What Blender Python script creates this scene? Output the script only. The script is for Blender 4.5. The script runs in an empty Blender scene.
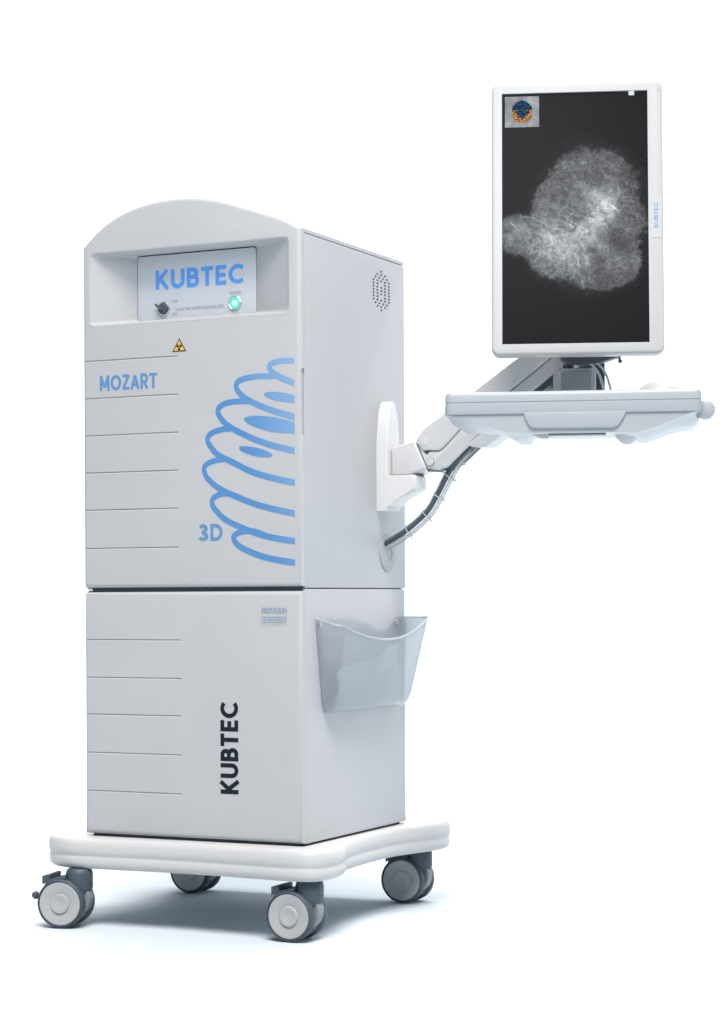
import bpy, bmesh, math, random
from mathutils import Vector, Matrix
random.seed(7)
C = bpy.context.scene.collection
FLOOR = -0.195          # the cabinet's lower near corner is the origin; the floor lies below the casters

# ------------------------------------------------------------------ materials
def mat(name, col, rough=.5, bump=0.0, bscale=900, metal=0, coat=0, emit=None, estr=1, var=0.0, spec=.4):
    m = bpy.data.materials.new(name); m.use_nodes = True
    nt = m.node_tree; b = nt.nodes['Principled BSDF']
    b.inputs['Base Color'].default_value = (*col, 1)
    b.inputs['Roughness'].default_value = rough
    b.inputs['Metallic'].default_value = metal
    b.inputs['Coat Weight'].default_value = coat
    b.inputs['Specular IOR Level'].default_value = spec
    tc = nt.nodes.new('ShaderNodeTexCoord')
    if emit:
        b.inputs['Emission Color'].default_value = (*emit, 1)
        b.inputs['Emission Strength'].default_value = estr
    if bump:
        n = nt.nodes.new('ShaderNodeTexNoise'); n.inputs['Scale'].default_value = bscale
        n.inputs['Detail'].default_value = 3
        bp = nt.nodes.new('ShaderNodeBump'); bp.inputs['Strength'].default_value = bump
        bp.inputs['Distance'].default_value = .0006
        nt.links.new(tc.outputs['Object'], n.inputs['Vector'])
        nt.links.new(n.outputs['Fac'], bp.inputs['Height'])
        nt.links.new(bp.outputs['Normal'], b.inputs['Normal'])
    if var:
        n = nt.nodes.new('ShaderNodeTexNoise'); n.inputs['Scale'].default_value = 3.5
        n.inputs['Detail'].default_value = 5
        r = nt.nodes.new('ShaderNodeMapRange')
        r.inputs['From Min'].default_value = .3; r.inputs['From Max'].default_value = .7
        r.inputs['To Min'].default_value = 1 - var; r.inputs['To Max'].default_value = 1 + var
        mx = nt.nodes.new('ShaderNodeVectorMath'); mx.operation = 'SCALE'
        mx.inputs[0].default_value = col
        nt.links.new(tc.outputs['Object'], n.inputs['Vector'])
        nt.links.new(n.outputs['Fac'], r.inputs['Value'])
        nt.links.new(r.outputs['Result'], mx.inputs['Scale'])
        nt.links.new(mx.outputs['Vector'], b.inputs['Base Color'])
        rr = nt.nodes.new('ShaderNodeMapRange')
        rr.inputs['To Min'].default_value = rough - .06; rr.inputs['To Max'].default_value = rough + .06
        nt.links.new(n.outputs['Fac'], rr.inputs['Value'])
        nt.links.new(rr.outputs['Result'], b.inputs['Roughness'])
    return m

M = {
 'shell':  mat('powder_coat_white', (.422, .436, .455), .5, .25, 700, var=.02, spec=.22),
 'base':   mat('base_plastic', (.50, .507, .515), .38, .15, 500, var=.012),
 'arm':    mat('arm_paint', (.56, .567, .578), .38, .1, 700, var=.01),
 'bezel':  mat('bezel_plastic', (.445, .455, .465), .4, .1, 900),
 'tray':   mat('tray_plastic', (.345, .375, .405), .4, .15, 800, var=.012),
 'panel':  mat('panel_foil', (.52, .555, .60), .35),
 'dark':   mat('dark_plastic', (.050, .072, .095), .5, .1, 600, var=.05),
 'rubber': mat('wheel_rubber', (.050, .070, .092), .55, .2, 400, var=.05),
 'hub':    mat('wheel_disc', (.37, .385, .395), .36, .05, 500, var=.02),
 'gap':    mat('gap_black', (.035,.052,.07), .7),
 'vent':   mat('vent_mesh', (.05, .075, .10), .6),
 'blue':   mat('print_blue', (.075, .25, .51), .4),
 'blue2':  mat('panel_print_blue', (.10, .32, .80), .35),
 'blue3':  mat('model_print_blue', (.10, .24, .45), .4),
 'pale':   mat('pale_print_blue', (.17, .30, .50), .4),
 'black':  mat('print_black', (.008, .014, .022), .6, spec=.15),
 'grey':   mat('print_grey', (.24, .30, .37), .5),
 'label':  mat('label_paper', (.42, .435, .452), .4),
 'yellow': mat('warning_yellow', (.60,.39,.08), .45),
 'silver': mat('brushed_silver', (.58, .58, .58), .3, metal=1),
 'green':  mat('lamp_green', (.05, .6, .45), .3, emit=(.05, .60, .40), estr=.6),
 'lampw':  mat('lamp_white', (.9, .9, .9), .3, emit=(.9, 1, .97), estr=.9),
 'white':  mat('white_plastic', (.44,.455,.47), .35),
 'cablew': mat('white_cable', (.48,.5,.52), .4),
 'grom':   mat('grommet_beige', (.33,.345,.35), .5),
 'seam':   mat('seam_grey', (.36, .39, .43), .6),
 'mouse': mat('mouse_plastic', (.41,.425,.44), .35),
 'hood': mat('hood_lit_grey', (.20, .23, .25), .45),
 'sleeve': mat('clear_sleeve', (.7, .72, .72), .4),
}

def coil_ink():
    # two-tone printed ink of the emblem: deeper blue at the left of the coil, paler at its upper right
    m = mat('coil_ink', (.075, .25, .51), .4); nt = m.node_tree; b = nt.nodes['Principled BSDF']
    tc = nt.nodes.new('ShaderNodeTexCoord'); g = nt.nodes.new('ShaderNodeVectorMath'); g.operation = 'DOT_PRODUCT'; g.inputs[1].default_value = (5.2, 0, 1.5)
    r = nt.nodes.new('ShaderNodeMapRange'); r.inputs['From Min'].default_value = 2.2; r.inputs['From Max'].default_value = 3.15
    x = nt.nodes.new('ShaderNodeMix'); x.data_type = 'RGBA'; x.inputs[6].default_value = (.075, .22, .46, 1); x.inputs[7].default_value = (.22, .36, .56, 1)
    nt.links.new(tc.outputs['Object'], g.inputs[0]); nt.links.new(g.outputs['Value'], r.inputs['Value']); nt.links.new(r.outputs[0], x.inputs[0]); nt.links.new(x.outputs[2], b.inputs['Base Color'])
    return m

# ------------------------------------------------------------------ objects
LOC = {}
def tag(o, label=None, cat=None, group=None, kind=None):
    if label: o['label'] = label
    if cat: o['category'] = cat
    if group: o['group'] = group
    if kind: o['kind'] = kind
    return o
def empty(name, loc, label, cat, rot=None):
    o = bpy.data.objects.new(name, None); C.objects.link(o)
    mw = Matrix.Translation(loc) @ (rot.to_4x4() if rot else Matrix.Identity(4))
    o.matrix_world = mw; LOC[o.name] = mw
    o.empty_display_size = .05
    return tag(o, label, cat)
def smooth(me, ang=32):
    for p in me.polygons: p.use_smooth = True
    me.set_sharp_from_angle(angle=math.radians(ang))
def obj(name, bm, m, parent=None, local=False, ang=32, sm=True):
    """Links bm as one mesh object. World coordinates unless local=True."""
    me = bpy.data.meshes.new(name)
    if parent is not None:
        P = LOC[parent.name]
        if not local: bm.transform(P.inverted())
    bmesh.ops.recalc_face_normals(bm, faces=bm.faces)
    bm.to_mesh(me); bm.free()
    if sm: smooth(me, ang)
    for mm in (m if isinstance(m, list) else [m]): me.materials.append(mm)
    o = bpy.data.objects.new(name, me); C.objects.link(o)
    if parent is not None:
        o.parent = parent; LOC[o.name] = LOC[parent.name]
    return o
def cut(o, cutter):
    """cutter is a bmesh in the object's own coordinates."""
    me = bpy.data.meshes.new('c'); bmesh.ops.recalc_face_normals(cutter, faces=cutter.faces)
    cutter.to_mesh(me); cutter.free()
    co = bpy.data.objects.new('c', me); C.objects.link(co)
    if o.parent: co.parent = o.parent
    md = o.modifiers.new('b', 'BOOLEAN'); md.operation = 'DIFFERENCE'; md.object = co; md.solver = 'EXACT'
    bpy.context.view_layer.update()
    dg = bpy.context.evaluated_depsgraph_get()
    new = bpy.data.meshes.new_from_object(o.evaluated_get(dg))
    o.modifiers.clear(); old = o.data; o.data = new; new.name = old.name
    smooth(new)
    bpy.data.objects.remove(co)

# ------------------------------------------------------------------ mesh helpers
def spline(pts, n=6, closed=False):
    P = [Vector(p) for p in pts]; N = len(P); out = []
    rng = range(N) if closed else range(N - 1)
    for i in rng:
        g = (lambda k: P[k % N]) if closed else (lambda k: P[min(max(k, 0), N - 1)])
        a, b, c, d = g(i - 1), g(i), g(i + 1), g(i + 2)
        for j in range(n):
            t = j / n
            out.append(.5 * ((2 * b) + (c - a) * t + (2 * a - 5 * b + 4 * c - d) * t * t + (3 * b - a - 3 * c + d) * t ** 3))
    if not closed: out.append(P[-1])
    return out
def rr(x0, z0, x1, z1, r, n=6):
    o = []
    for cx, cz, a in ((x1 - r, z0 + r, -90), (x1 - r, z1 - r, 0), (x0 + r, z1 - r, 90), (x0 + r, z0 + r, 180)):
        for i in range(n + 1):
            t = math.radians(a + 90 * i / n); o.append((cx + r * math.cos(t), cz + r * math.sin(t)))
    return o
def area(p): return sum(p[i][0] * p[(i + 1) % len(p)][1] - p[(i + 1) % len(p)][0] * p[i][1] for i in range(len(p))) / 2
def inset(pts, d):
    n = len(pts); s = 1 if area(pts) > 0 else -1; o = []
    for i in range(n):
        a, b, c = Vector(pts[i - 1][:2]), Vector(pts[i][:2]), Vector(pts[(i + 1) % n][:2])
        e1 = (b - a); e2 = (c - b)
        e1 = e1.normalized() if e1.length > 1e-9 else e2.normalized(); e2 = e2.normalized() if e2.length > 1e-9 else e1
        n1 = Vector((-e1.y, e1.x)) * s; n2 = Vector((-e2.y, e2.x)) * s
        m = n1 + n2; m = m / max(m.dot(n1), .35) if m.length > 1e-6 else n1
        o.append((b.x + m.x * d, b.y + m.y * d))
    return o
def XZ(a, b, d): return (a, d, b)         # outline in x,z ; depth along y
def XY(a, b, d): return (a, b, d)         # outline in plan ; depth along z
def YZ(a, b, d): return (d, a, b)         # outline in y,z ; depth along x
def loft(bm, rings):
    vs = [[bm.verts.new(p) for p in r] for r in rings]
    n = len(vs[0])
    for k in range(len(vs) - 1):
        for i in range(n):
            bm.faces.new((vs[k][i], vs[k][(i + 1) % n], vs[k + 1][(i + 1) % n], vs[k + 1][i]))
    bm.faces.new(vs[0]); bm.faces.new(list(reversed(vs[-1])))
    return bm
def slab(out, d0, d1, r0=0.0, r1=0.0, f=XZ, bm=None, seg=4, extra=None):
    """outline extruded from depth d0 to d1 with rounded rims of radius r0, r1"""
    bm = bm or bmesh.new(); out = [tuple(p[:2]) for p in out]
    prof = []
    s = 1 if d1 > d0 else -1
    if r0:
        for i in range(seg + 1):
            t = math.pi / 2 * i / seg; prof.append((r0 * (1 - math.sin(t)), d0 + s * r0 * (1 - math.cos(t))))
    else: prof.append((0, d0))
    if extra: prof += extra
    if r1:
        for i in range(seg + 1):
            t = math.pi / 2 * i / seg; prof.append((r1 * (1 - math.cos(t)), d1 - s * r1 * (1 - math.sin(t))))
    else: prof.append((0, d1))
    return loft(bm, [[f(a, b, d) for a, b in inset(out, i)] if i else [f(a, b, d) for a, b in out] for i, d in prof])
def box(x0, x1, y0, y1, z0, z1, bm=None):
    return slab([(x0, z0), (x1, z0), (x1, z1), (x0, z1)], y0, y1, bm=bm)
def tube(bm, pts, r, n=10, cap=True):
    P = [Vector(p) for p in pts]; rings = []; up = Vector((.3, .2, 1)).normalized(); prev = None
    for i, p in enumerate(P):
        t = (P[min(i + 1, len(P) - 1)] - P[max(i - 1, 0)]).normalized()
        a = prev if prev else t.cross(up).normalized()
        a = (a - t * a.dot(t)).normalized(); prev = a; b = t.cross(a)
        rr_ = r[i] if isinstance(r, (list, tuple)) else r
        rings.append([p + (a * math.cos(q) + b * math.sin(q)) * rr_ for q in [2 * math.pi * k / n for k in range(n)]])
    return loft(bm, rings)
def lathe(bm, prof, o, ax, n=40):
    """prof: (radius, distance along ax)"""
    o = Vector(o); ax = Vector(ax).normalized()
    u = ax.orthogonal().normalized(); v = ax.cross(u)
    return loft(bm, [[o + ax * d + (u * math.cos(q) + v * math.sin(q)) * max(r, 1e-5) for q in [2 * math.pi * k / n for k in range(n)]] for r, d in prof])
def ellipsoid(bm, c, rx, ry, rz, zmin=-1, zmax=1, n=28, m=12):
    t0, t1 = math.asin(zmin), math.asin(zmax); rings = []
    for i in range(m + 1):
        t = t0 + (t1 - t0) * i / m; q = max(math.cos(t), .002)
        rings.append([(c[0] + rx * q * math.cos(a), c[1] + ry * q * math.sin(a), c[2] + rz * math.sin(t)) for a in [2 * math.pi * k / n for k in range(n)]])
    return loft(bm, rings)

# ------------------------------------------------------------------ lettering
def arc(cx, cy, rx, ry, a0, a1, n=12):
    return [(cx + rx * math.cos(math.radians(a0 + (a1 - a0) * i / n)), cy + ry * math.sin(math.radians(a0 + (a1 - a0) * i / n))) for i in range(n + 1)]
def glyph(ch, w):
    h = w / 2; t = 1 - h
    G = {
     'K': (.72, [[(h, 0), (h, 1)], [(.64, 1.0), (h + .02, .40)], [(.25, .56), (.67, 0)]]),
     'U': (.76, [[(h, 1), (h, .36)] + arc(.38, .36, .38 - h, .36 - h, 180, 360) + [(.76 - h, 1)]]),
     'B': (.66, [[(h, 0), (h, 1)], [(0, t), (.36, t)] + arc(.36, (t + .53) / 2, .27 - h, (t - .53) / 2, 90, -90) + [(0, .53)],
                 [(0, .53), (.38, .53)] + arc(.38, (.53 + h) / 2, .28 - h + .02, (.53 - h) / 2, 90, -90) + [(0, h)]]),
     'T': (.66, [[(0, t), (.66, t)], [(.33, t), (.33, 0)]]),
     'E': (.58, [[(h, 0), (h, 1)], [(h, t), (.58, t)], [(h, .5), (.53, .5)], [(h, h), (.58, h)]]),
     'C': (.84, [arc(.50, .5, .50 - h, .5 - h, 47, 313, 22)]),
     'M': (.84, [[(h, 0), (h, 1)], [(h, .97), (.42, .22)], [(.42, .22), (.84 - h, .97)], [(.84 - h, 1), (.84 - h, 0)]]),
     'O': (.92, [arc(.46, .5, .46 - h, .5 - h, 0, 360, 32)]),
     'Z': (.62, [[(.02, t), (.6, t)], [(.55, t), (.08, h)], [(0, h), (.62, h)]]),
     'A': (.74, [[(h * .7, 0), (.37, t)], [(.37, t), (.74 - h * .7, 0)], [(.16, .30), (.58, .30)]]),
     'R': (.66, [[(h, 0), (h, 1)], [(0, t), (.36, t)] + arc(.36, (t + .46) / 2, .29 - h, (t - .46) / 2, 90, -90) + [(0, .46)], [(.32, .46), (.6, 0)]]),
     '3': (.60, [arc(.28, .74, .26 - h + .02, .26 - h, 160, -90, 14), arc(.29, .27, .31 - h, .27 - h, 90, -160, 14), [(.2, .5), (.32, .5)]]),
     'D': (.74, [[(h, 0), (h, 1)], [(0, t), (.32, t)] + arc(.32, .5, .42 - h, .5 - h, 90, -90, 16) + [(0, h)]]),
    }
    return G[ch]
def ribbon(bm, pts, w, fr, k=0, closed=False, th=.0003):
    P = []
    for p in pts:
        if not P or (Vector(p) - P[-1]).length > 1e-5: P.append(Vector(p))
    if len(P) > 2 and (P[0] - P[-1]).length < 1e-6: closed = True; P = P[:-1]
    n = len(P); L = []; R = []
    for i, p in enumerate(P):
        a = P[i - 1] if (i or closed) else None; c = P[(i + 1) % n] if (i < n - 1 or closed) else None
        d1 = (p - a).normalized() if a is not None else None; d2 = (c - p).normalized() if c is not None else None
        d1 = d1 or d2; d2 = d2 or d1
        n1 = Vector((-d1.y, d1.x)); n2 = Vector((-d2.y, d2.x)); m = n1 + n2; m = m / max(m.dot(n1), .4)
        ww = w[i] if isinstance(w, list) else w
        L.append(p + m * ww / 2); R.append(p - m * ww / 2)
    z0 = 0; z1 = th + k * .00004
    def V(q, z): return bm.verts.new(fr(q.x, q.y, z))
    lt = [V(q, z1) for q in L]; rt = [V(q, z1) for q in R]; lb = [V(q, z0) for q in L]; rb = [V(q, z0) for q in R]
    for i in range(n if closed else n - 1):
        j = (i + 1) % n
        bm.faces.new((rt[i], rt[j], lt[j], lt[i])); bm.faces.new((lt[i], lt[j], lb[j], lb[i])); bm.faces.new((rb[i], rb[j], rt[j], rt[i]))
    if not closed:
        bm.faces.new((rt[0], lt[0], lb[0], rb[0])); bm.faces.new((lt[-1], rt[-1], rb[-1], lb[-1]))
def lettering(name, s, height, length, fr, m, parent, w=.19, gap=.14, local=False):
    """text in a frame fr(u, v, out); u runs along the writing, v up"""
    adv = 0; lay = []
    for ch in s:
        a, st = glyph(ch, w); lay.append((adv, st)); adv += a + gap
    adv -= gap; sx = length / adv; bm = bmesh.new(); k = 0
    for off, st in lay:
        for pl in st:
            k += 1
            ribbon(bm, [((x + off) * sx, y * height) for x, y in pl], w * (sx + height) / 2, fr, k % 4)
    return obj(name, bm, m, parent, local=local, sm=False)
def small_text(name, body, size, fr, m, parent, local=False, sx=1.0, th=.0002):
    cu = bpy.data.curves.new('t', 'FONT'); cu.body = body; cu.size = size; cu.resolution_u = 3
    t = bpy.data.objects.new('t', cu); C.objects.link(t); bpy.context.view_layer.update()
    me = bpy.data.meshes.new_from_object(t.evaluated_get(bpy.context.evaluated_depsgraph_get()))
    bpy.data.objects.remove(t); bm = bmesh.new(); bm.from_mesh(me); bpy.data.meshes.remove(me)
    for v in bm.verts: v.co = Vector(fr(v.co.x * sx, v.co.y, th))
    return obj(name, bm, m, parent, local=local, sm=False)
def front(ox, oz, y=0.0): return lambda u, v, o: (ox + u, y - .0002 - o, oz + v)
def front_up(ox, oz, y=0.0): return lambda u, v, o: (ox - v, y - .0002 - o, oz + u)

# ================================================================== THE SETTING
def setting():
    # seamless sweep: floor, cove and backdrop, built as a floor sheet and a backdrop sheet
    bm = bmesh.new()
    v = [bm.verts.new(p) for p in ((-14, -9, FLOOR), (14, -9, FLOOR), (14, 7, FLOOR), (-14, 7, FLOOR))]; bm.faces.new(v)
    m = mat('studio_floor', (.53, .60, .655), .9, spec=.1)
    f = obj('floor', bm, m, sm=False)
    for p in f.data.polygons: pass
    tag(f, kind='structure')
    bm = bmesh.new(); prof = [(7.0, FLOOR)] + [(7 + 1.6 * math.sin(t), FLOOR + 1.6 * (1 - math.cos(t))) for t in [math.pi / 2 * i / 12 for i in range(1, 13)]] + [(8.6, 9)]
    L = [bm.verts.new((-14, y, z)) for y, z in prof]; R = [bm.verts.new((14, y, z)) for y, z in prof]
    for i in range(len(prof) - 1): bm.faces.new((L[i], R[i], R[i + 1], L[i + 1]))
    b = obj('backdrop', bm, m); tag(b, kind='structure')
setting()

# ================================================================== THE CART
W, D = .5262, .506
cart = empty('imaging_cart', (-.26, .28, FLOOR), 'tall pale grey cabinet on four castors, arched top and blue coil emblem on its door', 'medical cabinet')

arch = spline([(0, 1.2530), (-.035, 1.2720), (-.0704, 1.2862), (-.1403, 1.3100), (-.2112, 1.3300), (-.2800, 1.3380), (-.3450, 1.3355), (-.4000, 1.3255), (-.4450, 1.3095), (-.4860, 1.2860), (-W, 1.2520)], 4)
arch = [(p.x, p.y) for p in arch] if hasattr(arch[0], 'x') else arch
door_out = [(-W, .5245), (0, .5245)] + arch
R0 = dict(l=-.506, r=-.0285, b=1.0835, t=1.2365); R1 = dict(l=-.4185, r=-.129, b=1.094, t=1.2325)

bm = slab(door_out, 0, .0140, .0095, .0006, seg=6)
door = obj('upper_door', bm, M['shell'], cart)
P = LOC[cart.name].inverted()
def C_(bm): bm.transform(P); return bm
cut(door, C_(slab(rr(R0['l'] - .002, R0['b'] - .002, R0['r'] + .002, R0['t'] + .002, .012), -.02, .04)))
gz = [1.0078, .928, .8486, .7692, .6898, .6083]
gb = bmesh.new()
def groove(g, z, x0, x1):
    # undercut at the top, long lit slope below
    out = [(-.005, z + .0013), (.0024, z + .0013), (.0024, z + .0004), (-.0002, z - .0030), (-.005, z - .0030)]
    slab(out, x0, x1, f=YZ, bm=g)
for z in gz: groove(gb, z, -W - .01, -.2905)
cut(door, C_(gb))
cut(door, C_(slab(rr(.0030, .832, .03, .968, .005), -.0035, .01, f=YZ)))   # finger pull in the closing edge

body_out = [(-W, .5205), (-.004, .5205), (-.004, 1.2462), (0, 1.2462)] + arch
body = obj('upper_cabinet', slab(body_out, .0152, D, 0, .004), M['shell'], cart)
cut(body, C_(slab([(R0['l'] - .003, R0['b'] - .003), (R0['r'] + .003, R0['b'] - .003), (R0['r'] + .003, R0['t'] + .003), (R0['l'] - .003, R0['t'] + .003)], .0, .07)))
# side panel with the round fan grille
sp = obj('side_panel', slab([(.0160, .5215), (D - .001, .5215), (D - .001, 1.2444), (.0160, 1.2444)], .0, -.0034, .0012, 0, f=YZ), M['shell'], cart)
holes = []
for s, rows in ((-4, range(-3, 4)), (-3, (-4, 4)), (-2, (-5, -3, -2, -1, 0, 1, 2, 3, 5)), (-1, (-4, 4)), (0, (-6, -5, -3, -1, 0, 1, 3, 5, 6)), (1, (-4, 4)), (2, (-5, -3, -2, -1, 0, 1, 2, 3, 5)), (3, (-4, 4)), (4, range(-3, 4))):
    for r in rows: holes.append((.3848 + s * .0098, 1.1733 + r * .0070))
hb = bmesh.new()
for y, z in holes: slab([(y + .0056 * math.cos(a), z + .0029 * math.sin(a)) for a in [2 * math.pi * k / 10 for k in range(10)]], -.02, .01, f=YZ, bm=hb)
cut(sp, C_(hb))
obj('vent_grille', slab([(.335, 1.12), (.435, 1.12), (.435, 1.227), (.335, 1.227)], -.0038, -.0035, f=YZ), M['vent'], cart)

# recess surround
bm = bmesh.new(); rings = []
for t, y in ((-.045, .0002), (-.036, -.0004), (0, .0003), (.03, .0028), (.08, .006), (.5, .026), (1, .05)):
    e = t
    q = {k: R0[k] + (R1[k] - R0[k]) * e for k in 'lrbt'}
    ex = -t * .1 if t < 0 else 0
    if t < 0: q = dict(l=R0['l'] - ex, r=R0['r'] + ex, b=R0['b'] - ex, t=R0['t'] + ex)
    rings.append([(x, y, z) for x, z in rr(q['l'], q['b'], q['r'], q['t'], .010 + ex - .004 * max(t, 0))])
vs = [[bm.verts.new(p) for p in r] for r in rings]
for k in range(len(vs) - 1):
    for i in range(len(vs[0])): bm.faces.new((vs[k][i], vs[k][(i + 1) % len(vs[0])], vs[k + 1][(i + 1) % len(vs[0])], vs[k + 1][i]))
obj('panel_recess', bm, M['shell'], cart, ang=40)
# control panel
obj('panel_gap_shade', box(R1['l'] - .004, R1['r'] + .004, .0505, .055, R1['b'] - .004, R1['t'] + .004), M['gap'], cart)  # dark sheet stands in for the shadow in the gap round the panel
cp = obj('control_panel', slab(rr(R1['l'] + .0022, R1['b'] - .002, R1['r'] - .0006, R1['t'] - .0026, .006), .047, .0503, .001), M['panel'], cart)
lettering('brand_lettering', 'KUBTEC', .0405, .2145, front(-.3715, 1.1572, .0468), M['blue2'], cp, w=.20, gap=.13)
ks = bmesh.new(); lathe(ks, [(.0145, 0), (.0145, .002), (.0125, .003), (.0125, .0015)], (-.3510, .047, 1.1155), (0, -1, 0))
ks_o = obj('switch_ring', ks, M['silver'], cp)
ks = bmesh.new(); lathe(ks, [(.0118, 0), (.0118, .006), (.010, .0075), (.004, .008)], (-.3510, .047, 1.1155), (0, -1, 0))
obj('key_switch', ks, M['dark'], cp)
kb = slab([(-.3490, 1.1125), (-.3530, 1.1190), (-.3660, 1.1265), (-.3690, 1.1250), (-.3670, 1.1218), (-.3555, 1.1125)], .0395, .0365, .0006)
obj('switch_lever', kb, M['silver'], cp)
pb = bmesh.new(); lathe(pb, [(.0150, 0), (.0150, .003), (.0135, .0042), (.0122, .0030), (.0122, .001)], (-.1785, .047, 1.1165), (0, -1, 0)); obj('button_ring', pb, M['silver'], cp)
pb = bmesh.new(); lathe(pb, [(.0118, .001), (.0118, .0032), (.010, .0038), (.0058, .0036)], (-.1785, .047, 1.1165), (0, -1, 0)); obj('power_button', pb, M['green'], cp)
pb = bmesh.new(); lathe(pb, [(.0054, .0036), (.0054, .0046), (.003, .0052)], (-.1778, .047, 1.1160), (0, -1, 0)); obj('button_light', pb, M['lampw'], cp)
for s, x, z, sz, k in (('OFF', -.3330, 1.1265, .0090, 1.0), ('ON', -.3330, 1.0995, .0090, 1.0), ('X-RAY ON WHEN FLASHING RED', -.3230, 1.1090, .0100, .78), ('POWER', -.1920, 1.1350, .0090, .9)):
    small_text('panel_caption', s, sz, front(x, z, .0468), M['grey'], cp, sx=k)

# door prints
lettering('model_lettering', 'MOZART', .0325, .1415, front(-.4825, .9430), M['blue3'], door, w=.19, gap=.12)
lettering('marking_lettering', '3D', .0345, .0575, front(-.2422, .6200), M['blue3'], door, w=.19, gap=.11)
LOOPS = [[[-0.0154, 0.9836], [-0.0402, 0.9845], [-0.0646, 0.9815], [-0.0738, 0.9733], [-0.0663, 0.9619], [-0.0431, 0.9488], [-0.0157, 0.9379]], [[-0.0485, 0.9505], [-0.0674, 0.9534], [-0.0946, 0.9557], [-0.1275, 0.953], [-0.1468, 0.9467], [-0.1507, 0.9348], [-0.1359, 0.9163], [-0.1058, 0.8995], [-0.0624, 0.8827], [-0.016, 0.8688]], [[-0.1004, 0.9012], [-0.1222, 0.9046], [-0.1497, 0.9063], [-0.1774, 0.9031], [-0.193, 0.8937], [-0.1931, 0.8815], [-0.1776, 0.8625], [-0.1501, 0.8454], [-0.1062, 0.8259], [-0.0627, 0.8114], [-0.0164, 0.8002]], [[-0.1473, 0.8468], [-0.1639, 0.8498], [-0.1833, 0.8501], [-0.2084, 0.8438], [-0.2196, 0.8325], [-0.2141, 0.8178], [-0.1947, 0.7977], [-0.1615, 0.782], [-0.1175, 0.7613], [-0.0685, 0.7464], [-0.0167, 0.7354]], [[-0.1559, 0.7833], [-0.1753, 0.7873], [-0.2003, 0.7862], [-0.2216, 0.7791], [-0.2283, 0.7681], [-0.22, 0.7499], [-0.195, 0.7297], [-0.1563, 0.7118], [-0.1069, 0.6937], [-0.0634, 0.6821], [-0.0165, 0.6725]], [[-0.1398, 0.7114], [-0.1618, 0.7158], [-0.184, 0.7164], [-0.2035, 0.7105], [-0.2097, 0.7], [-0.2036, 0.6863], [-0.1787, 0.6639], [-0.1401, 0.6462], [-0.0963, 0.631], [-0.0529, 0.6216], [-0.0168, 0.6163]], [[-0.0854, 0.6346], [-0.1072, 0.6384], [-0.1346, 0.6379], [-0.1528, 0.6329], [-0.159, 0.6248], [-0.1486, 0.6102], [-0.1184, 0.5953], [-0.0748, 0.5817], [-0.017, 0.5724]]]
BLOBS = [[[-0.0158, 0.9127], [-0.0405, 0.9186], [-0.0676, 0.9222], [-0.085, 0.9197], [-0.0812, 0.9128], [-0.0568, 0.904], [-0.0159, 0.8974]], [[-0.0161, 0.8582], [-0.0408, 0.8648], [-0.0733, 0.8718], [-0.1114, 0.8750], [-0.1323, 0.8708], [-0.1252, 0.8608], [-0.0952, 0.8481], [-0.0572, 0.839], [-0.0162, 0.8355]], [[-0.1447, 0.8114], [-0.1365, 0.8135], [-0.1118, 0.8107], [-0.0845, 0.8035], [-0.0682, 0.7948], [-0.071, 0.7896], [-0.09, 0.7893], [-0.1173, 0.795], [-0.1393, 0.8035]]]
bm = bmesh.new()
for k, l in enumerate(LOOPS):
    pts = spline([(a, b) for a, b in l], 8); n = len(pts)
    wd = []
    for i in range(n):
        t = (pts[min(i + 1, n - 1)] - pts[max(i - 1, 0)]).normalized()
        wd.append((.0104 + .0022 * min(1, i / (n * .5)) * abs(t.x) ** 2) * (min(1, .15 + i / 12) if k else 1))
    pts.append(pts[-1] + (pts[-1] - pts[-2]).normalized() * .004); wd.append(wd[-1])
    if k == 0: pts.insert(0, pts[0] + Vector((.004, -.0001))); wd.insert(0, wd[0])
    ribbon(bm, pts, wd, front(0, 0), k % 4)
for v in bm.verts: v.co.x = min(v.co.x, -.0162)
for k, l in enumerate(BLOBS):
    if k < 2: pts = spline([(a, b) for a, b in l], 6)
    else: pts = spline([(a, b) for a, b in l], 6, closed=True)
    slab([(p.x, p.y) for p in pts], -.0002, -.0006, bm=bm)
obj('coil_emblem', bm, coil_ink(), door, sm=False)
# radiation warning sticker
wl = obj('warning_label', slab([(-.3035, 1.0165), (-.2695, 1.0165), (-.2865, 1.0445)], -.0002, -.0005), M['black'], door, sm=False)
obj('warning_field', slab([(-.3000, 1.0185), (-.2730, 1.0185), (-.2865, 1.0408)], -.0006, -.0008), M['yellow'], wl, sm=False)
bm = bmesh.new(); cx, cz = -.2865, 1.0260
for a in (-90, 30, 150):
    p = [(cx + .0018 * math.cos(math.radians(a + t)), cz + .0018 * math.sin(math.radians(a + t))) for t in (-30, 0, 30)]
    q = [(cx + .0070 * math.cos(math.radians(a + t)), cz + .0070 * math.sin(math.radians(a + t))) for t in (30, 15, 0, -15, -30)]
    slab(p + q, -.0009, -.0011, bm=bm)
slab([(cx + .0016 * math.cos(t * .785), cz + .0016 * math.sin(t * .785)) for t in range(8)], -.0009, -.0012, bm=bm)
obj('warning_symbol', bm, M['black'], wl, sm=False)

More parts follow.
